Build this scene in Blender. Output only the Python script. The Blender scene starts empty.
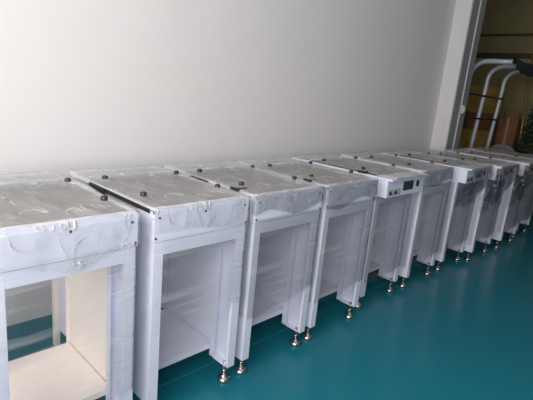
import bpy, bmesh, math, random
from mathutils import Vector, Matrix, noise
random.seed(7)
scene = bpy.context.scene
COL = scene.collection

# ------------------------------------------------------------------ materials
def new_mat(name):
    m = bpy.data.materials.new(name); m.use_nodes = True
    nt = m.node_tree
    return m, nt, nt.nodes['Principled BSDF']

def N(nt, kind, **kw):
    n = nt.nodes.new(kind)
    for k, v in kw.items():
        if hasattr(n, k): setattr(n, k, v)
    return n

def paint(name, col, rough=.45, metal=0.0, var=.05, scale=6.0, bump=0.0, spec=.5, bscale=60.0):
    m, nt, b = new_mat(name)
    tc = N(nt, 'ShaderNodeTexCoord'); nz = N(nt, 'ShaderNodeTexNoise')
    nz.inputs['Scale'].default_value = scale; nz.inputs['Detail'].default_value = 4
    nt.links.new(tc.outputs['Object'], nz.inputs['Vector'])
    rp = N(nt, 'ShaderNodeValToRGB')
    c0 = [max(0, c*(1-var)) for c in col]; c1 = [min(1, c*(1+var)) for c in col]
    rp.color_ramp.elements[0].position = .3; rp.color_ramp.elements[1].position = .7
    rp.color_ramp.elements[0].color = (*c0, 1); rp.color_ramp.elements[1].color = (*c1, 1)
    nt.links.new(nz.outputs['Fac'], rp.inputs['Fac'])
    nt.links.new(rp.outputs['Color'], b.inputs['Base Color'])
    b.inputs['Roughness'].default_value = rough; b.inputs['Metallic'].default_value = metal
    b.inputs['Specular IOR Level'].default_value = spec
    if bump:
        n2 = N(nt, 'ShaderNodeTexNoise'); n2.inputs['Scale'].default_value = bscale
        nt.links.new(tc.outputs['Object'], n2.inputs['Vector'])
        bp = N(nt, 'ShaderNodeBump'); bp.inputs['Strength'].default_value = bump; bp.inputs['Distance'].default_value = .01
        nt.links.new(n2.outputs['Fac'], bp.inputs['Height']); nt.links.new(bp.outputs['Normal'], b.inputs['Normal'])
    return m

M = {}
M['wall'] = paint('wall_paint', (.78, .755, .75), .75, var=.015, scale=1.5, bump=.03, spec=.25)
M['ceil'] = paint('ceiling_paint', (.80, .79, .78), .85, var=.01)
M['pilaster'] = paint('pilaster_paint', (.74, .73, .72), .7, var=.02)
M['trimgrey'] = paint('door_frame_grey', (.30, .305, .32), .45, var=.04)
M['trimwhite'] = paint('bead_white', (.62, .62, .64), .4, var=.02)
M['white'] = paint('powder_coat_white', (.70, .715, .83), .42, var=.02, bump=.02)
M['cream'] = paint('cream_inner', (.84, .765, .71), .5, var=.01, bump=.02)  # warmer tone for the inner parts of the first cabinet
M['bed'] = paint('conveyor_bed_grey', (.60, .575, .56), .45, var=.18, scale=9)
M['greenplate'] = paint('rear_glass_green', (.34, .42, .395), .2, var=.10, scale=7)
M['rail'] = paint('rail_aluminium', (.33, .33, .34), .35, .7, var=.05)
M['black'] = paint('black_plastic', (.02, .02, .022), .4, var=.1)
M['steel'] = paint('foot_steel', (.52, .50, .47), .22, 1.0, var=.08)
M['panelgrey'] = paint('control_panel_grey', (.42, .46, .50), .4, var=.05)
M['screen'] = paint('display_dark', (.04, .06, .07), .12, var=.1)
M['screw'] = paint('screw_dark', (.07, .07, .08), .35, .8)
M['tube'] = paint('rack_tube', (.62, .64, .70), .3, .1, var=.05)
M['rod'] = paint('rack_rod_dark', (.03, .028, .028), .45)
M['cloth'] = paint('dark_blue_cloth', (.022, .032, .045), .8, var=.3, scale=20)
M['carton'] = paint('brown_cardboard', (.25, .105, .05), .8, var=.2, scale=7)
M['tape'] = paint('packing_tape', (.36, .22, .12), .35, var=.1)
M['leaf'] = paint('fir_green', (.012, .04, .022), .6, var=.5, scale=30)
M['trunk'] = paint('trunk_brown', (.06, .035, .02), .8)
M['ornament'] = paint('ornament_silver', (.75, .73, .66), .2, .4)
M['red'] = paint('ornament_red', (.20, .02, .03), .3)
M['pot'] = paint('pot_dark', (.05, .04, .04), .5)
M['gold'] = paint('pole_brass', (.62, .42, .16), .3, .6)
M['chairgrey'] = paint('chair_grey', (.16, .16, .18), .6, var=.1)
M['farwall'] = paint('far_panel_olive', (.24, .20, .095), .7, var=.18, scale=1.3)
M['fartrim'] = paint('far_trim_dark', (.05, .043, .022), .6)
M['farlight'] = paint('far_trim_pale', (.30, .27, .15), .6)
M['amber'] = paint('amber_boxes', (.42, .26, .06), .7, var=.35, scale=5)

def floor_mat():
    m, nt, b = new_mat('teal_epoxy_floor')
    tc = N(nt, 'ShaderNodeTexCoord')
    nz = N(nt, 'ShaderNodeTexNoise'); nz.inputs['Scale'].default_value = 1.1; nz.inputs['Detail'].default_value = 5
    nt.links.new(tc.outputs['Object'], nz.inputs['Vector'])
    rp = N(nt, 'ShaderNodeValToRGB')
    rp.color_ramp.elements[0].color = (.008, .135, .185, 1); rp.color_ramp.elements[1].color = (.011, .170, .228, 1)
    nt.links.new(nz.outputs['Fac'], rp.inputs['Fac'])
    # a few pale scuffs and specks
    n2 = N(nt, 'ShaderNodeTexNoise'); n2.inputs['Scale'].default_value = 26; n2.inputs['Detail'].default_value = 2
    nt.links.new(tc.outputs['Object'], n2.inputs['Vector'])
    r2 = N(nt, 'ShaderNodeValToRGB'); r2.color_ramp.elements[0].position = .77; r2.color_ramp.elements[1].position = .82
    nt.links.new(n2.outputs['Fac'], r2.inputs['Fac'])
    mx = N(nt, 'ShaderNodeMix', data_type='RGBA')
    nt.links.new(r2.outputs['Color'], mx.inputs['Factor'])
    nt.links.new(rp.outputs['Color'], mx.inputs['A']); mx.inputs['B'].default_value = (.10, .30, .32, 1)
    nt.links.new(mx.outputs['Result'], b.inputs['Base Color'])
    b.inputs['Roughness'].default_value = .23
    b.inputs['Specular IOR Level'].default_value = .38
    n3 = N(nt, 'ShaderNodeTexNoise'); n3.inputs['Scale'].default_value = 5
    nt.links.new(tc.outputs['Object'], n3.inputs['Vector'])
    bp = N(nt, 'ShaderNodeBump'); bp.inputs['Strength'].default_value = .05; bp.inputs['Distance'].default_value = .02
    nt.links.new(n3.outputs['Fac'], bp.inputs['Height']); nt.links.new(bp.outputs['Normal'], b.inputs['Normal'])
    return m
M['floor'] = floor_mat()

def film_mat(name, haze_lo, haze_hi, gloss, scale, bump, streak=False, clear=.97, crease=9.0, crease_glint=.5):
    """clear stretch film: see-through, glossy, with glints painted along its creases"""
    m = bpy.data.materials.new(name); m.use_nodes = True
    nt = m.node_tree; nt.nodes.clear()
    out = N(nt, 'ShaderNodeOutputMaterial')
    tc = N(nt, 'ShaderNodeTexCoord')
    mp = N(nt, 'ShaderNodeMapping')
    nt.links.new(tc.outputs['Object'], mp.inputs['Vector'])
    nz = N(nt, 'ShaderNodeTexNoise'); nz.inputs['Scale'].default_value = scale
    nz.inputs['Detail'].default_value = 5; nz.inputs['Distortion'].default_value = 1.2
    rp = N(nt, 'ShaderNodeValToRGB')
    if streak:
        mp.inputs['Rotation'].default_value = (0, math.radians(24), 0)
        mp.inputs['Scale'].default_value = (.9, 1, 17)
        nz.inputs['Scale'].default_value = 2.2; nz.inputs['Detail'].default_value = 4
        nz.inputs['Distortion'].default_value = .35
        rp.color_ramp.elements[0].position = .52; rp.color_ramp.elements[1].position = .76
    else:
        mp.inputs['Scale'].default_value = (1, .55, 1)
        nz.noise_type = 'RIDGED_MULTIFRACTAL' if 'RIDGED_MULTIFRACTAL' in [e.identifier for e in nz.bl_rna.properties['noise_type'].enum_items] else nz.noise_type
        rp.color_ramp.elements[0].position = .25; rp.color_ramp.elements[1].position = .95
    nt.links.new(mp.outputs['Vector'], nz.inputs['Vector'])
    nt.links.new(nz.outputs['Fac'], rp.inputs['Fac'])
    rp.color_ramp.elements[0].color = (haze_lo,)*3 + (1,); rp.color_ramp.elements[1].color = (haze_hi,)*3 + (1,)
    bp = N(nt, 'ShaderNodeBump'); bp.inputs['Strength'].default_value = bump; bp.inputs['Distance'].default_value = .012
    nt.links.new(nz.outputs['Fac'], bp.inputs['Height'])
    tr = N(nt, 'ShaderNodeBsdfTransparent'); tr.inputs['Color'].default_value = (clear, clear, clear, 1)
    gl = N(nt, 'ShaderNodeBsdfGlossy'); gl.inputs['Roughness'].default_value = .09
    gl.inputs['Color'].default_value = (.95, .96, 1, 1)
    df = N(nt, 'ShaderNodeBsdfDiffuse'); df.inputs['Color'].default_value = (.78, .765, .755, 1)
    for s in (gl, df): nt.links.new(bp.outputs['Normal'], s.inputs['Normal'])
    fr = N(nt, 'ShaderNodeLayerWeight'); fr.inputs['Blend'].default_value = gloss
    nt.links.new(bp.outputs['Normal'], fr.inputs['Normal'])
    m1 = N(nt, 'ShaderNodeMixShader'); m2 = N(nt, 'ShaderNodeMixShader')
    nt.links.new(fr.outputs['Fresnel'], m1.inputs['Fac'])
    nt.links.new(tr.outputs['BSDF'], m1.inputs[1]); nt.links.new(gl.outputs['BSDF'], m1.inputs[2])
    if streak:
        nt.links.new(rp.outputs['Color'], m2.inputs['Fac'])
    else:
        # fold lines with glints painted in milky white, broken up by a second noise
        n2 = N(nt, 'ShaderNodeTexNoise'); n2.inputs['Scale'].default_value = crease; n2.inputs['Detail'].default_value = 2.5; n2.inputs['Distortion'].default_value = .6
        mp2 = N(nt, 'ShaderNodeMapping'); mp2.inputs['Rotation'].default_value = (.3, .5, .6); mp2.inputs['Scale'].default_value = (1, .5, .7)
        nt.links.new(tc.outputs['Object'], mp2.inputs['Vector']); nt.links.new(mp2.outputs['Vector'], n2.inputs['Vector'])
        sb = N(nt, 'ShaderNodeMath', operation='SUBTRACT'); sb.inputs[1].default_value = .5
        ab = N(nt, 'ShaderNodeMath', operation='ABSOLUTE')
        mr = N(nt, 'ShaderNodeMapRange'); mr.inputs['From Min'].default_value = .0; mr.inputs['From Max'].default_value = .022
        mr.inputs['To Min'].default_value = crease_glint; mr.inputs['To Max'].default_value = 0
        n3 = N(nt, 'ShaderNodeTexNoise'); n3.inputs['Scale'].default_value = 5.5
        r3 = N(nt, 'ShaderNodeValToRGB'); r3.color_ramp.elements[0].position = .43; r3.color_ramp.elements[1].position = .58
        nt.links.new(tc.outputs['Object'], n3.inputs['Vector']); nt.links.new(n3.outputs['Fac'], r3.inputs['Fac'])
        nt.links.new(n2.outputs['Fac'], sb.inputs[0]); nt.links.new(sb.outputs[0], ab.inputs[0]); nt.links.new(ab.outputs[0], mr.inputs['Value'])
        mu = N(nt, 'ShaderNodeMath', operation='MULTIPLY'); nt.links.new(mr.outputs[0], mu.inputs[0]); nt.links.new(r3.outputs['Color'], mu.inputs[1])
        ad = N(nt, 'ShaderNodeMath', operation='ADD', use_clamp=True); nt.links.new(mu.outputs[0], ad.inputs[0]); nt.links.new(rp.outputs['Color'], ad.inputs[1])
        nt.links.new(ad.outputs[0], m2.inputs['Fac'])
        ah = N(nt, 'ShaderNodeMath', operation='ADD'); nt.links.new(mu.outputs[0], ah.inputs[0]); nt.links.new(nz.outputs['Fac'], ah.inputs[1])
        nt.links.new(ah.outputs[0], bp.inputs['Height'])
    nt.links.new(m1.outputs['Shader'], m2.inputs[1]); nt.links.new(df.outputs['BSDF'], m2.inputs[2])
    nt.links.new(m2.outputs['Shader'], out.inputs['Surface'])
    return m
M['film'] = film_mat('wrinkled_clear_film', .03, .22, .10, 9.0, .55, crease=12, crease_glint=.95)
M['film_top'] = film_mat('lightened_top_film', .32, .82, .06, 4.5, .45, crease=10, crease_glint=.30)  # haze raised to put missing light on the cabinet tops
M['stretch'] = film_mat('stretched_clear_film', .02, .30, .06, 2.2, .25, streak=True)
M['film_shaded'] = film_mat('shaded_wrinkled_film', .03, .18, .10, 9.0, .55, crease=13, crease_glint=.9, clear=.80)  # grey tint puts shade into the film from the third cabinet on
M['stretch_shaded'] = film_mat('shaded_stretch_film', .02, .24, .05, 2.2, .25, streak=True, clear=.80)  # stretch film greyed to paint shade over the farther openings

def acrylic_mat():
    m = bpy.data.materials.new('clear_acrylic'); m.use_nodes = True
    nt = m.node_tree; nt.nodes.clear()
    out = N(nt, 'ShaderNodeOutputMaterial')
    tr = N(nt, 'ShaderNodeBsdfTransparent'); tr.inputs['Color'].default_value = (.86, .88, .87, 1)
    gl = N(nt, 'ShaderNodeBsdfGlossy'); gl.inputs['Roughness'].default_value = .1
    tc = N(nt, 'ShaderNodeTexCoord'); nz = N(nt, 'ShaderNodeTexNoise'); nz.inputs['Scale'].default_value = 3
    nt.links.new(tc.outputs['Object'], nz.inputs['Vector'])
    bp = N(nt, 'ShaderNodeBump'); bp.inputs['Strength'].default_value = .05
    nt.links.new(nz.outputs['Fac'], bp.inputs['Height']); nt.links.new(bp.outputs['Normal'], gl.inputs['Normal'])
    fr = N(nt, 'ShaderNodeFresnel'); fr.inputs['IOR'].default_value = 1.3
    mx = N(nt, 'ShaderNodeMixShader')
    nt.links.new(fr.outputs['Fac'], mx.inputs['Fac']); nt.links.new(tr.outputs['BSDF'], mx.inputs[1]); nt.links.new(gl.outputs['BSDF'], mx.inputs[2])
    nt.links.new(mx.outputs['Shader'], out.inputs['Surface'])
    return m
M['acrylic'] = acrylic_mat()

# ------------------------------------------------------------------ mesh helpers
def box(bm, x0, x1, y0, y1, z0, z1, bev=0.0):
    t = bmesh.new()
    bmesh.ops.create_cube(t, size=1)
    for v in t.verts:
        v.co = Vector(((x0+x1)/2 + v.co.x*(x1-x0), (y0+y1)/2 + v.co.y*(y1-y0), (z0+z1)/2 + v.co.z*(z1-z0)))
    if bev: bmesh.ops.bevel(t, geom=t.edges[:], offset=bev, segments=2, affect='EDGES', profile=.6)
    merge(bm, t)

def merge(bm, t):
    vm = [bm.verts.new(v.co) for v in t.verts]
    t.verts.index_update()
    for f in t.faces:
        nf = bm.faces.new([vm[v.index] for v in f.verts]); nf.smooth = f.smooth
    t.free()

def lathe(bm, prof, seg=20, loc=(0, 0, 0), axis='Z'):
    """prof: list of (radius, height); closed at ends when radius 0"""
    t = bmesh.new(); rings = []
    for r, h in prof:
        if r < 1e-6: rings.append([t.verts.new((0, 0, h))])
        else: rings.append([t.verts.new((r*math.cos(2*math.pi*k/seg), r*math.sin(2*math.pi*k/seg), h)) for k in range(seg)])
    for a, b in zip(rings, rings[1:]):
        for k in range(seg):
            k2 = (k+1) % seg
            if len(a) == 1 and len(b) == 1: continue
            if len(a) == 1: f = t.faces.new((a[0], b[k2], b[k])) if False else t.faces.new((a[0], b[k], b[k2]))
            elif len(b) == 1: f = t.faces.new((a[k2], a[k], b[0]))
            else: f = t.faces.new((a[k2], a[k], b[k], b[k2]))
            f.smooth = True
    bmesh.ops.recalc_face_normals(t, faces=t.faces[:])
    if axis == 'Y':
        for v in t.verts: v.co = Vector((v.co.x, -v.co.z, v.co.y))
    for v in t.verts: v.co += Vector(loc)
    merge(bm, t)

def tube(bm, pts, r, seg=10):
    pts = [Vector(p) for p in pts]; t = bmesh.new(); rings = []
    up = Vector((1, 0, 0))
    for i, p in enumerate(pts):
        d = (pts[min(i+1, len(pts)-1)] - pts[max(i-1, 0)]).normalized()
        if abs(d.dot(up)) > .95: up = Vector((0, 1, 0)) if abs(d.y) < .9 else Vector((0, 0, 1))
        a = d.cross(up).normalized(); b = d.cross(a).normalized(); up = -(a.cross(d)) if False else up
        rings.append([t.verts.new(p + r*(math.cos(2*math.pi*k/seg)*a + math.sin(2*math.pi*k/seg)*b)) for k in range(seg)])
    for A, B in zip(rings, rings[1:]):
        for k in range(seg):
            f = t.faces.new((A[k], A[(k+1) % seg], B[(k+1) % seg], B[k])); f.smooth = True
    t.faces.new(rings[0][::-1]); t.faces.new(rings[-1])
    bmesh.ops.recalc_face_normals(t, faces=t.faces[:])
    merge(bm, t)

def mesh_of(name, bm, mat):
    me = bpy.data.meshes.new(name); bm.to_mesh(me); bm.free(); me.materials.append(mat); return me

def link(name, me, parent=None, loc=(0, 0, 0)):
    o = bpy.data.objects.new(name, me); COL.objects.link(o); o.location = loc
    if parent: o.parent = parent
    return o

def obj(name, bm, mat, parent=None, loc=(0, 0, 0)):
    return link(name, mesh_of(name, bm, mat), parent, loc)

def boxes(name, mat, lst, parent=None, bev=0.0, loc=(0, 0, 0)):
    bm = bmesh.new()
    for b in lst: box(bm, *b, bev=bev)
    return obj(name, bm, mat, parent, loc)

def empty(name, loc):
    o = bpy.data.objects.new(name, None); COL.objects.link(o); o.location = loc; o.empty_display_size = .1; return o

def tag(o, label, cat, group=None):
    o['label'] = label; o['category'] = cat
    if group: o['group'] = group

def struct(name, mat, lst, parent=None, bev=0.0):
    o = boxes(name, mat, lst, parent, bev)
    if not parent: o['kind'] = 'structure'
    return o

# ------------------------------------------------------------------ the room
WX0, WX1, WY0, WY1, WZ = -1.55, 8.0, -5.0, 1.09, 3.5
T = .12
struct('floor', M['floor'], [(WX0-T, WX1+T, WY0-T, 3.6, -.1, 0)])
struct('ceiling', M['ceil'], [(WX0-T, WX1+T, WY0-T, 3.6, WZ, WZ+.1)])
struct('wall_back', M['wall'], [(WX0, 4.437, WY1, WY1+T, 0, WZ)])
# left wall with a wide daylight window
wy0, wy1, wz0, wz1 = -3.0, .30, .85, 2.60
struct('wall_left', M['wall'], [(WX0-T, WX0, WY0, wy0, 0, WZ), (WX0-T, WX0, wy1, WY1+T, 0, WZ),
                               (WX0-T, WX0, wy0, wy1, 0, wz0), (WX0-T, WX0, wy0, wy1, wz1, WZ)])
wf = struct('window_1', M['trimwhite'], [(WX0-.09, WX0-.03, wy0, wy0+.06, wz0, wz1), (WX0-.09, WX0-.03, wy1-.06, wy1, wz0, wz1),
                                        (WX0-.09, WX0-.03, wy0, wy1, wz0, wz0+.06), (WX0-.09, WX0-.03, wy0, wy1, wz1-.06, wz1),
                                        (WX0-.08, WX0-.04, (wy0+wy1)/2-.03, (wy0+wy1)/2+.03, wz0, wz1)])
M['front'] = paint('front_wall_grey', (.40, .40, .41), .8, var=.02)
struct('wall_front', M['front'], [(WX0-T, WX1+T, WY0-T, WY0, 0, WZ)])
fw = struct('wall_right', M['farwall'], [(WX1, WX1+T, WY0, 3.6, 0, WZ)])
struct('wall_recess', M['farwall'], [(4.64, WX1+T, 3.48, 3.6, 0, WZ)])
struct('trim_2', M['fartrim'], [(WX1-.03, WX1, WY0+.01, 3.48, 2.30, 2.39)])
struct('trim_3', M['farlight'], [(WX1-.02, WX1, WY0+.01, 3.48, 2.17, 2.30)])
struct('trim_4', M['fartrim'], [(WX1-.03, WX1, WY0+.01, 3.48, 2.68, 2.72)])
# pilaster at the end of the wall, grey door frame on its front, opening beyond it
struct('wall_pilaster', M['pilaster'], [(4.437, 4.56, .905, 3.5, 0, WZ)])
struct('trim_1', M['trimgrey'], [(4.437, 4.615, .889, .905, 0, WZ), (4.64, 4.80, .889, 1.02, 0, WZ)])
struct('trim_5', M['trimwhite'], [(4.615, 4.64, .878, .905, 0, WZ)])
la = boxes('door_hinge', M['trimwhite'], [(4.645, 4.70, .860, .889, 1.30, 1.40), (4.655, 4.69, .850, .860, 1.32, 1.38)], bev=.003)
la['kind'] = 'structure'
# faint pale joint line in the floor under the row
bm = bmesh.new(); box(bm, -1.2, 5.2, .168, .176, 0.0, .0012)
m_line = paint('floor_joint', (.022, .225, .27), .25)
o = obj('trim_7', bm, m_line); o['kind'] = 'structure'

# ------------------------------------------------------------------ cabinets
CACHE = {}
def shared(key, fn):
    if key not in CACHE: CACHE[key] = fn()
    return CACHE[key]

ZL, ZSEAM, ZOPEN, H, D = .085, .78, .725, .90, .73
PW, PD = .042, .135

def post_bm(w, right):
    """inward-opening folded channel, front flange at y=0; x measured from the unit's own side"""
    bm = bmesh.new(); t = .004
    def bx(x0, x1, *r):
        if right: box(bm, w-x1, w-x0, *r)
        else: box(bm, x0, x1, *r)
    z0, z1 = ZL, ZSEAM-.001
    bx(0, t, 0, PD, z0, z1)                       # web (outer side)
    bx(t, PW, 0, t, z0, z1)                       # front flange
    bx(t, PW, PD-t, PD, z0, z1)                   # rear flange
    bx(PW-t, PW, PD-.030, PD-t, z0, z1)           # return lip
    bx(PW-t, PW, t, .016, z0, z1)
    bx(t, PW, t, PD-t, z0, z0+t)                  # bottom plate
    return bm

def foot_mesh():
    bm = bmesh.new()
    lathe(bm, [(0, 0), (.030, 0), (.033, .004), (.033, .012), (.026, .020), (.014, .024), (.013, .034), (0, .034)], 20)
    return mesh_of('leveling_foot', bm, M['steel'])
def stem_mesh():
    bm = bmesh.new()
    lathe(bm, [(0, .034), (.0075, .034), (.0075, .05), (.013, .05), (.013, .058), (.0075, .058), (.0075, .1), (0, .1)], 12)
    return mesh_of('foot_stem', bm, M['steel'])
def knob_mesh():
    bm = bmesh.new()
    lathe(bm, [(0, 0), (.006, 0), (.006, .010), (.0115, .012), (.0135, .019), (.0115, .027), (.005, .030), (0, .030)], 14)
    return mesh_of('cover_knob', bm, M['black'])
def screw_mesh():
    bm = bmesh.new()
    lathe(bm, [(0, 0), (.0048, 0), (.0048, .0015), (.003, .003), (0, .003)], 10, axis='Y')
    return mesh_of('screw', bm, M['screw'])

def top_film(w, seed, hem, box_out=0.0, bulge=0.0, side_hang=.10):
    """one sheet draped over the top, folding down the front and the front side edges with a ragged hem"""
    nx, ny, nd, ns = 44, 44, 22, 7
    bm = bmesh.new(); G = []
    off = Vector((seed*3.7, seed*1.3, seed*.7))
    yf = -.006 - box_out
    m = .004 if side_hang else -.020
    for i in (range(-ns, nx+ns+1) if side_hang else range(nx+1)):
        u = min(max(i, 0), nx)/nx
        over = (-i if i < 0 else (i-nx if i > nx else 0))/ns      # 0..1 down the side
        x0 = -m + (w+2*m)*u; sgn = -1 if i < 0 else 1
        h = hem*(.62 + .85*(noise.noise(Vector((x0*5, 0, 0))+off)*.5+.5)) + bulge*math.sin(math.pi*u)**1.0
        col = []
        for j in range(3): col.append((x0, D+.008, H+.006 - .06*(1-j/3), 0))
        for j in range(ny+1):
            y = D+.004 - (D+.004-yf)*j/ny
            z = H + .009 + .007*noise.noise(Vector((x0*9, y*7, 1))+off) + .005*abs(noise.noise(Vector((x0*26, y*14, 2))+off))
            for kx in (.045, w-.045):
                for ky in (.155, .475):
                    d = math.hypot(x0-kx, y-ky); z += .010*math.exp(-(d/.03)**2)
            if not side_hang:
                e = min(i, nx-i)/3
                if e < 1: z = H+.0048 + (z-H-.0048)*e
            col.append((x0, y, max(z, H+.0065 if side_hang else H+.0048), 0))
        for j in range(1, nd+1):
            t_ = j/nd; z = H+.006 - h*t_
            rec = 0 if not box_out else (box_out+.0)*max(0, min(1, (.772-z)/.16))
            f1 = abs(noise.noise(Vector((x0*13, z*9, 5))+off)); f2 = abs(noise.noise(Vector((x0*34+z*10, z*22, 8))+off))
            y = yf + rec - .002 - .005*f1 - .005*f2 - .012*t_*abs(noise.noise(Vector((x0*6, z*8, 9))+off))
            col.append((x0, y, z, t_))
        row = []
        for (x, y, z, t_) in col:
            if over:
                hang = .022 + (side_hang if (sgn > 0 or side_hang > .2) else 0)*math.exp(-max(0, y-yf)/.06)*(.7+.6*noise.noise(Vector((y*9, 3, sgn))+off))
                if y < .02 and t_ > 0: hang = .0
                dz = hang*over
                if side_hang: x += sgn*(.001 + .004*abs(noise.noise(Vector((y*22, over*4, z*16))+off))*over)
                if t_ > 0:
                    y = y + .030*over; 
                z -= dz
            row.append(bm.verts.new((x, y, z)))
        G.append(row)
    for a, b in zip(G, G[1:]):
        for j in range(len(a)-1):
            f = bm.faces.new((a[j], a[j+1], b[j+1], b[j])); f.smooth = True
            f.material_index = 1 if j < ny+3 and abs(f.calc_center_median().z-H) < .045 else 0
    return bm

def front_film(w, seed, z0, z1):
    """stretched band of film pulled across the front between the two posts"""
    nx, nz = 30, 26; bm = bmesh.new(); off = Vector((seed*2.1, seed, 4)); G = []
    for i in range(nx+1):
        u = i/nx; x = -.010 + (w+.020)*u
        lo = z0 + .05*noise.noise(Vector((x*5, 1, 0))+off) + .05*u
        col = []
        for j in range(nz+1):
            z = lo + (z1-lo)*j/nz
            y = -.0075 - .004*abs(noise.noise(Vector((x*3+z*2, z*10-x*3, 2))+off))
            if i in (0, nx): y = .05
            col.append(bm.verts.new((x if i not in (0, nx) else (-.008 if i == 0 else w+.008), y, z)))
        G.append(col)
    for a, b in zip(G, G[1:]):
        for j in range(nz):
            f = bm.faces.new((a[j], b[j], b[j+1], a[j+1])); f.smooth = True
    return bm

def cabinet(name, x0, x1, y0, label, seed, kind='A', shelf_z=.15, hem=.10, bulge=0.0, band=None, cream=False, seal=None, lever=False, side_hang=.10):
    w = round(x1-x0, 3)
    t = empty(name, (x0, y0, 0))
    tag(t, label, 'cabinet', 'white wrapped cabinets in a row along the wall')
    W = M['white']; IN = M['cream'] if cream else W
    key = lambda s: (s, w, kind)
    # posts
    link('front_post', shared(key('pl'), lambda: mesh_of('front_post', post_bm(w, False), W)), t)
    link('front_post', shared(key('pr'), lambda: mesh_of('front_post', post_bm(w, True), W)), t)
    for k, xx in enumerate((0, w-.025)):
        def mk(xx=xx):
            bm = bmesh.new(); box(bm, xx, xx+.025, D-.03, D, .037, H-.03, .002); return mesh_of('rear_post', bm, W)
        link('rear_post', shared(('rp', w, k, cream), mk) if not cream else mesh_c(mk, IN), t)
    # side panels with hemmed edges, bottom shelf, header, rear rail
    for s in (0, 1):
        a, b = ((.006, .016) if s == 0 else (w-.016, w-.006))
        bm = bmesh.new(); box(bm, a, b, .42 if (cream and s == 0) else PD-.002, .555, .125, H-.03)  # first cabinet's unseen left panel cut short to let light inside
        fx = (a, b) if False else ((a+.010, a+.022) if s == 0 else (b-.022, b-.010))
        box(bm, fx[0], fx[1], .553, .556, .125, H-.03)
        obj('side_panel', bm, IN, t)
        a, b = ((.001, .005) if s == 0 else (w-.005, w-.001))
        bm = bmesh.new(); box(bm, a, b, .557, D-.031, .125, H-.03); obj('rear_side_panel', bm, W, t)
    bm = bmesh.new()
    box(bm, .020, w-.020, PD+.003, .55, shelf_z-.003, shelf_z)
    box(bm, .020, w-.020, PD+.003, PD+.006, shelf_z-.026, shelf_z-.003)
    box(bm, .020, w-.020, .547, .55, shelf_z-.026, shelf_z-.003)
    obj('shelf', bm, IN, t)
    zh = ZSEAM-.002 if kind == 'A' else .775
    bm = bmesh.new(); box(bm, PW+.0005, w-PW-.0005, 0, .004, ZOPEN, zh); box(bm, PW+.0005, w-PW-.0005, .004, .03, ZOPEN, ZOPEN+.004)
    obj('header_rail', bm, W, t)
    bm = bmesh.new(); box(bm, .026, w-.026, D-.025, D, H-.09, H-.03); obj('rear_rail', bm, W, t)
    # top: sheet-metal rim around a sunk conveyor bed
    yf = 0 if kind == 'A' else -.092
    bm = bmesh.new()
    e = -.003 if kind == 'A' else -.006
    R = .010 if kind == 'A' else .032
    box(bm, e, R, yf, D, H-.012, H, .0015); box(bm, w-R, w-e, yf, D, H-.012, H, .0015)
    box(bm, R, w-R, yf, .055, H-.012, H); box(bm, R, w-R, D-.02, D, H-.012, H)
    obj('top_rim', bm, W, t)
    bm = bmesh.new(); box(bm, .004, w-.004, .004, D-.032, H-.03, H-.024); obj('conveyor_bed', bm, M['bed'], t)
    for y in (.155, .475):
        bm = bmesh.new()
        box(bm, .024, w-.024, y-.016, y+.002, H-.024, H-.002); box(bm, .024, w-.024, y+.004, y+.012, H-.024, H-.012)
        obj('conveyor_rail', bm, M['rail'], t)
        bm = bmesh.new(); box(bm, .026, w-.026, y+.003, y+.013, H-.011, H-.009); obj('belt', bm, M['black'], t)
    bm = bmesh.new(); box(bm, .026, w-.026, .575, D-.022, H-.010, H-.001, .001); obj('rear_cover', bm, M['greenplate'], t)
    bm = bmesh.new(); box(bm, .014, w-.014, .04, .565, H+.0005, H+.004, .001); obj('clear_cover', bm, M['acrylic'], t)
    bm = bmesh.new(); box(bm, .016, w-.016, .566, .574, H-.004, H+.010, .002); obj('cover_edge', bm, W, t)
    for kx in (.045, w-.045):
        for ky in (.155, .475):
            link('cover_knob', shared('knob', knob_mesh), t, (kx, ky, H+.003))
    if seal:
        bm = bmesh.new(); box(bm, -.011, -.007, seal[0], seal[1], H-.012, H+.003, .001); box(bm, -.016, -.011, seal[1]-.14, seal[1], H-.02, H+.003, .002); obj('edge_seal', bm, M['black'], t)
    if lever:
        bm = bmesh.new(); box(bm, -.028, .040, .108, .120, H+.004, H+.014, .003); box(bm, -.028, -.016, .105, .150, H+.004, H+.018, .003)
        obj('clamp_lever', bm, M['black'], t)
    # fascia
    if kind == 'A':
        bm = bmesh.new(); box(bm, -.003, w+.003, -.003, .11, ZSEAM, H-.0125, .0012)
        fa = obj('fascia_panel', bm, W, t)
        for sx, sz in ((.02, H-.028), (w-.02, H-.028), (w/2, H-.028), (.006, ZSEAM+.014), (w-.006, ZSEAM+.014)):
            link('screw', shared('screw', screw_mesh), fa, (sx, -.003, sz))
    else:
        bm = bmesh.new(); box(bm, 0, w, -.062, .10, .777, H-.0125, .002)
        cb = obj('control_box', bm, W, t)
        y = -.062
        bm = bmesh.new(); box(bm, .035*w, .36*w, y-.0015, y, .785, .83); obj('button_plate', bm, M['panelgrey'], cb)
        for q in (.085, .22):
            bm = bmesh.new(); lathe(bm, [(0, 0), (.012, 0), (.012, .004), (.009, .004), (.009, .009), (0, .010)], 16, (q*w, y-.0015, .806), 'Y')
            obj('push_button', bm, M['black'], cb)
        bm = bmesh.new(); box(bm, .42*w, .70*w, y-.003, y, .808, .868, .001); obj('display_screen', bm, M['screen'], cb)
        bm = bmesh.new(); box(bm, .79*w, .87*w, y-.003, y, .822, .862, .001); box(bm, .805*w, .855*w, y-.007, y-.003, .828, .845)
        obj('power_switch', bm, M['black'], cb)
    # levelling feet
    for fx in (.028, w-.028):
        for fy in (.034, D-.034):
            f = link('leveling_foot', shared('foot', foot_mesh), t, (fx, fy, 0))
            if fy < .1: link('foot_stem', shared('stem', stem_mesh), f)
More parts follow.
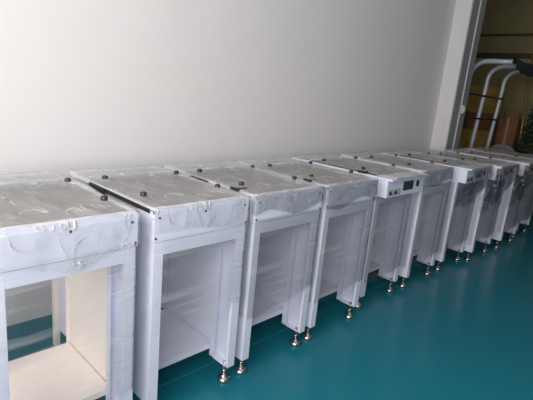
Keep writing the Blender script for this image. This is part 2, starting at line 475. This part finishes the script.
    # wrapping
    wf_ = obj('wrapping_film', top_film(w, seed, hem, 0 if kind == 'A' else .094, bulge, side_hang), M['film' if seed < 3 else 'film_shaded'], t); wf_.data.materials.append(M['film_top'])
    if band:
        obj('stretch_film', front_film(w, seed, band, ZSEAM+.015 if kind == 'A' else .772), M['stretch' if seed < 3 else 'stretch_shaded'], t)
    return t

def mesh_c(mk, mat):
    me = mk(); me.materials.clear(); me.materials.append(mat); return me

UN = [
 ('A', -.645, -.182, 0,     dict(shelf_z=.134, hem=.115, bulge=.03, band=.16, cream=True)),
 ('A', -.113, .345, 0,      dict(shelf_z=.146, hem=.10, band=.40, seal=(.02, .50))),
 ('A', .397, .864, 0,       dict(shelf_z=.172, band=.30, hem=.09, seal=(.36, .47), lever=True)),
 ('A', .914, 1.388, 0,      dict(shelf_z=.166, hem=.11, lever=True, band=.22)),
 ('B', 1.510, 1.990, .052,  dict(shelf_z=.166, band=.16, hem=.006, lever=True, side_hang=0)),
 ('A', 2.100, 2.575, .036,  dict(shelf_z=.166, band=.16, hem=.10)),
 ('B', 2.710, 3.180, .030,  dict(shelf_z=.166, band=.16, hem=.34, side_hang=0)),
 ('B', 3.225, 3.720, -.026, dict(shelf_z=.166, band=.16, hem=.42, side_hang=.34)),
 ('B', 3.912, 4.400, -.060, dict(shelf_z=.166, band=.16, hem=.48, side_hang=.45)),
 ('A', 4.545, 5.030, -.030, dict(shelf_z=.166, band=.16, hem=.10)),
]
LB = [
 'film-wrapped white cabinet cut by the left picture edge, cream inside with see-through open back',
 'film-wrapped white cabinet just right of the cream-lined one, black strip along its top edge',
 'film-wrapped flat-front white cabinet third from left, two before the first control box',
 'film-wrapped flat-front white cabinet directly left of the first control box',
 'white cabinet with overhanging top lip and clear display and buttons, fifth from left',
 'flat-front white cabinet between two cabinets with overhanging lips, sixth from left',
 'overhanging-lip white cabinet directly right of the sixth flat-front cabinet',
 'middle one of the three overhanging-lip white cabinets at the far right',
 'last overhanging-lip white cabinet before the right edge, widest bright side face',
 'dim flat-front cabinet at the far end of the row, cut by the right edge',
]
for i, (k, a, b, y, kw) in enumerate(UN):
    cabinet('conveyor_cabinet', a, b, y, LB[i], i+1, k, **kw)

# ------------------------------------------------------------------ things beyond the pilaster
def arc(cy, cz, r, a0, a1, n=8):
    return [(cy + r*math.cos(math.radians(a0+(a1-a0)*k/n)), cz + r*math.sin(math.radians(a0+(a1-a0)*k/n))) for k in range(n+1)]
rk = empty('tube_rack', (5.3, .655, 0))
tag(rk, 'silver tube rack with three bent hoops behind the far cabinets', 'rack')
for dx in (0, .65, 1.35):
    bm = bmesh.new()
    pts = [(dx, .53, .06), (dx, .50, .9), (dx, .46, 1.70)] + [(dx, y, z) for y, z in arc(.26, 1.78, .20, 0, 90)] + [(dx, .10, 1.98), (dx, -.03, 1.98)]
    tube(bm, pts, .030, 12)
    obj('hoop', bm, M['tube'], rk)
    bm = bmesh.new(); box(bm, dx-.022, dx+.022, -.10, .58, .06, .10, .006); obj('base_bar', bm, M['tube'], rk)
    for y in (-.08, .55):
        bm = bmesh.new(); lathe(bm, [(0, 0), (.02, 0), (.03, .01), (.03, .05), (.015, .06), (0, .06)], 12, (dx, y, 0)); obj('caster', bm, M['black'], rk)
for z, Y in ((1.24, .444), (1.56, .427), (.4, .478)):
    bm = bmesh.new(); tube(bm, [(-.02, Y, z), (.65, Y, z), (1.37, Y, z)], .013, 8); obj('cross_rod', bm, M['rod'], rk)

def blob(name, mat, c, s, seed, sub=4, amp=.25, fr=3.0, parent=None):
    bm = bmesh.new(); bmesh.ops.create_icosphere(bm, subdivisions=sub, radius=1)
    for v in bm.verts:
        n = noise.noise(v.co*fr + Vector((seed, 0, 0)))
        v.co = Vector((v.co.x*s[0], v.co.y*s[1], v.co.z*s[2]))*(1+amp*n)
    for f in bm.faces: f.smooth = True
    return obj(name, bm, mat, parent, c)

# dark cloth draped over the front ends of the hoops
bm = bmesh.new(); nx, nc = 36, 20; G = []
for i in range(nx+1):
    x = 5.25 + 1.44*i/nx; row = []
    sag = -.012*abs(math.sin(math.pi*(x-5.3)/.67))
    L = .15 + .05*noise.noise(Vector((x*4, 0, 3)))
    for j in range(nc+1):
        d = j/nc*(.20+L)
        if d < .20: y, z = .78-d, 2.019
        else: y, z = .575 - .010*min(1, (d-.20)/.03) + .010*noise.noise(Vector((x*9, d*5, 0))), 2.019-(d-.20)
        row.append(bm.verts.new((x, y, z + sag + (.003*abs(noise.noise(Vector((x*12, d*20, 7)))) if d < .2 else 0))))
    G.append(row)
for a, b in zip(G, G[1:]):
    for j in range(nc):
        f = bm.faces.new((a[j], b[j], b[j+1], a[j+1])); f.smooth = True
cl = obj('cloth', bm, M['cloth']); tag(cl, 'dark blue cloth draped over the ends of the rack hoops', 'cloth')
so = cl.modifiers.new('thick', 'SOLIDIFY'); so.thickness = .004; so.offset = 0

# brown carton on the floor, taped, beyond the rack
ct = empty('carton', (7.6, 1.19, 0)); ct.rotation_euler = (0, 0, math.radians(6))
tag(ct, 'tall reddish brown cardboard carton standing behind the tube rack', 'box')
boxes('carton_body', M['carton'], [(-.15, .15, -.15, .15, 0, 1.28)], ct, .006)
boxes('flap', M['carton'], [(-.15, -.14, -.14, .06, 1.27, 1.40)], ct)
boxes('tape_strip', M['tape'], [(-.1525, -.15, -.02, .02, .0, 1.28), (-.15, .15, -.02, .02, 1.28, 1.2825)], ct)
# boxes stacked on the floor further back
for (z0, z1, y0, y1, mt, lb) in ((0, 1.02, 1.42, 1.90, 'amber', 'amber storage box at the bottom of the stack seen between the first two hoops'),
                                 (1.02, 1.32, 1.45, 1.86, 'carton', 'brown box in the middle of the stack behind the first two hoops'),
                                 (1.32, 1.78, 1.43, 1.90, 'amber', 'amber box on top of the stack behind the first two hoops')):
    sb = empty('storage_box', (7.6, (y0+y1)/2, z0)); tag(sb, lb, 'box', 'boxes stacked behind the rack')
    hy = (y1-y0)/2; hz = z1-z0
    boxes('box_body', M[mt], [(-.2, .2, -hy, hy, 0, hz)], sb, .008)
    boxes('tape_strip', M['tape'], [(-.2025, -.2, -.025, .025, 0, hz)], sb)

# dark fir tree with silver ornaments
tr = empty('potted_fir_tree', (7.08, .56, 0))
tag(tr, 'dark green bushy decorated tree behind the far right cabinet', 'plant')
bm = bmesh.new(); lathe(bm, [(0, 0), (.12, 0), (.16, .22), (.17, .25), (.15, .25), (.14, .20), (0, .20)], 20); obj('pot', bm, M['pot'], tr)
bm = bmesh.new(); lathe(bm, [(.025, .2), (.02, 1.0), (.008, 1.62), (0, 1.63)], 8); obj('trunk', bm, M['trunk'], tr)
bm = bmesh.new(); rnd = random.Random(3)
for k in range(2600):
    h = .35 + 1.3*rnd.random()**1.1
    R = .36*(1-(h-.35)/1.38)**.75+.03; r = R*(.45+.6*rnd.random()); a = rnd.random()*2*math.pi
    p = Vector((r*math.cos(a), r*math.sin(a), h))
    d = Vector((math.cos(a)+rnd.uniform(-.5, .5), math.sin(a)+rnd.uniform(-.5, .5), rnd.uniform(-.5, .4))).normalized()
    s = d.cross(Vector((rnd.uniform(-1, 1), rnd.uniform(-1, 1), rnd.uniform(-1, 1)))).normalized()*.011
    L = rnd.uniform(.05, .10)
    bm.faces.new([bm.verts.new(p-s*.4), bm.verts.new(p+d*L*.5-s), bm.verts.new(p+d*L), bm.verts.new(p+d*L*.5+s)])
obj('foliage', bm, M['leaf'], tr)
for k, (a, h) in enumerate(((200, .98), (186, 1.06), (215, 1.10), (178, 1.16), (196, 1.22), (208, .92), (165, 1.30), (190, 1.02))):
    R = .36*(1-(h-.35)/1.38)**.75+.05
    bm = bmesh.new(); bmesh.ops.create_uvsphere(bm, u_segments=12, v_segments=8, radius=.022)
    for f in bm.faces: f.smooth = True
    obj('ornament', bm, M['red'] if k in (6, ) else M['ornament'], tr, (R*math.cos(math.radians(a)), R*math.sin(math.radians(a)), h))

# thin brass pole leaning on the far wall
bm = bmesh.new(); tube(bm, [(7.86, .98, .0), (7.86, 1.05, 1.0), (7.86, 1.14, 2.35)], .014, 8)
pl = obj('brass_pole', bm, M['gold']); tag(pl, 'thin brass coloured pole standing at the right behind the rack', 'pole')

# rounded grey seat back
ch = empty('office_chair', (5.62, .68, 0)); tag(ch, 'grey chair with rounded backrest behind the far right cabinet', 'chair')
bm = bmesh.new(); t2 = bmesh.new()
prof = [(-.19, .60)] + [(.19*-math.cos(math.radians(a)), .78+.155*math.sin(math.radians(a))) for a in range(0, 181, 12)] + [(.19, .60)]
A = [bm.verts.new((-.025, y, z)) for y, z in prof]; B = [bm.verts.new((.025, y, z)) for y, z in prof]
bm.faces.new(A); bm.faces.new(B[::-1])
for k in range(len(prof)): bm.faces.new((A[k], B[k], B[(k+1) % len(prof)], A[(k+1) % len(prof)]))
bmesh.ops.recalc_face_normals(bm, faces=bm.faces[:])
bmesh.ops.bevel(bm, geom=[e for e in bm.edges if abs(e.verts[0].co.x-e.verts[1].co.x) < 1e-4], offset=.012, segments=2, affect='EDGES')
obj('backrest', bm, M['chairgrey'], ch, (.20, 0, 0)); t2.free()
boxes('seat', M['chairgrey'], [(-.2, .2, -.2, .2, .43, .49)], ch, .02)
boxes('back_bracket', M['black'], [(.18, .20, -.03, .03, .44, .66), (.05, .20, -.03, .03, .42, .44)], ch)
bm = bmesh.new(); lathe(bm, [(0, .06), (.025, .06), (.025, .43), (0, .43)], 12); obj('pole', bm, M['black'], ch)
for k in range(5):
    a = 2*math.pi*k/5; bm = bmesh.new(); tube(bm, [(0, 0, .08), (.13*math.cos(a), .13*math.sin(a), .06), (.24*math.cos(a), .24*math.sin(a), .025)], .022, 8)
    obj('leg', bm, M['black'], ch)

# ------------------------------------------------------------------ light
def area(name, loc, rot, sx, sy, power, col):
    l = bpy.data.lights.new(name, 'AREA'); l.shape = 'RECTANGLE'; l.size = sx; l.size_y = sy; l.energy = power; l.color = col
    o = bpy.data.objects.new(name, l); COL.objects.link(o); o.location = loc; o.rotation_euler = rot; return o
area('window_daylight', (WX0-.1, (wy0+wy1)/2, (wz0+wz1)/2), (0, math.radians(-90), 0), wz1-wz0-.1, wy1-wy0-.1, 144, (1.0, .97, .955))

w = bpy.data.worlds.new('World'); scene.world = w; w.use_nodes = True
bg = w.node_tree.nodes['Background']; bg.inputs['Color'].default_value = (.95, .96, 1, 1); bg.inputs['Strength'].default_value = .6

# ------------------------------------------------------------------ camera (solved from the cabinet corners)
F, YAW, PITCH, ROLL = 450.0, .7595, .2388, .0960
fwv = Vector((math.cos(PITCH)*math.cos(YAW), math.cos(PITCH)*math.sin(YAW), -math.sin(PITCH)))
r = fwv.cross(Vector((0, 0, 1))).normalized(); u = r.cross(fwv)
c, s = math.cos(ROLL), math.sin(ROLL)
r2 = c*r + s*u; u2 = -s*r + c*u
mat = Matrix(((r2.x, u2.x, -fwv.x, -.9626), (r2.y, u2.y, -fwv.y, -1.3503), (r2.z, u2.z, -fwv.z, 1.3563), (0, 0, 0, 1)))
cam = bpy.data.cameras.new('camera'); co = bpy.data.objects.new('camera', cam); COL.objects.link(co)
cam.sensor_fit = 'HORIZONTAL'; cam.sensor_width = 36; cam.lens = F/533*36; cam.clip_start = .02
co.matrix_world = mat
scene.camera = co

scene.view_settings.view_transform = 'Standard'; scene.view_settings.look = 'None'
scene.view_settings.exposure = 0.0; scene.view_settings.gamma = 1.0; scene.view_settings.use_curve_mapping = False
scene.cycles.transparent_max_bounces = 32
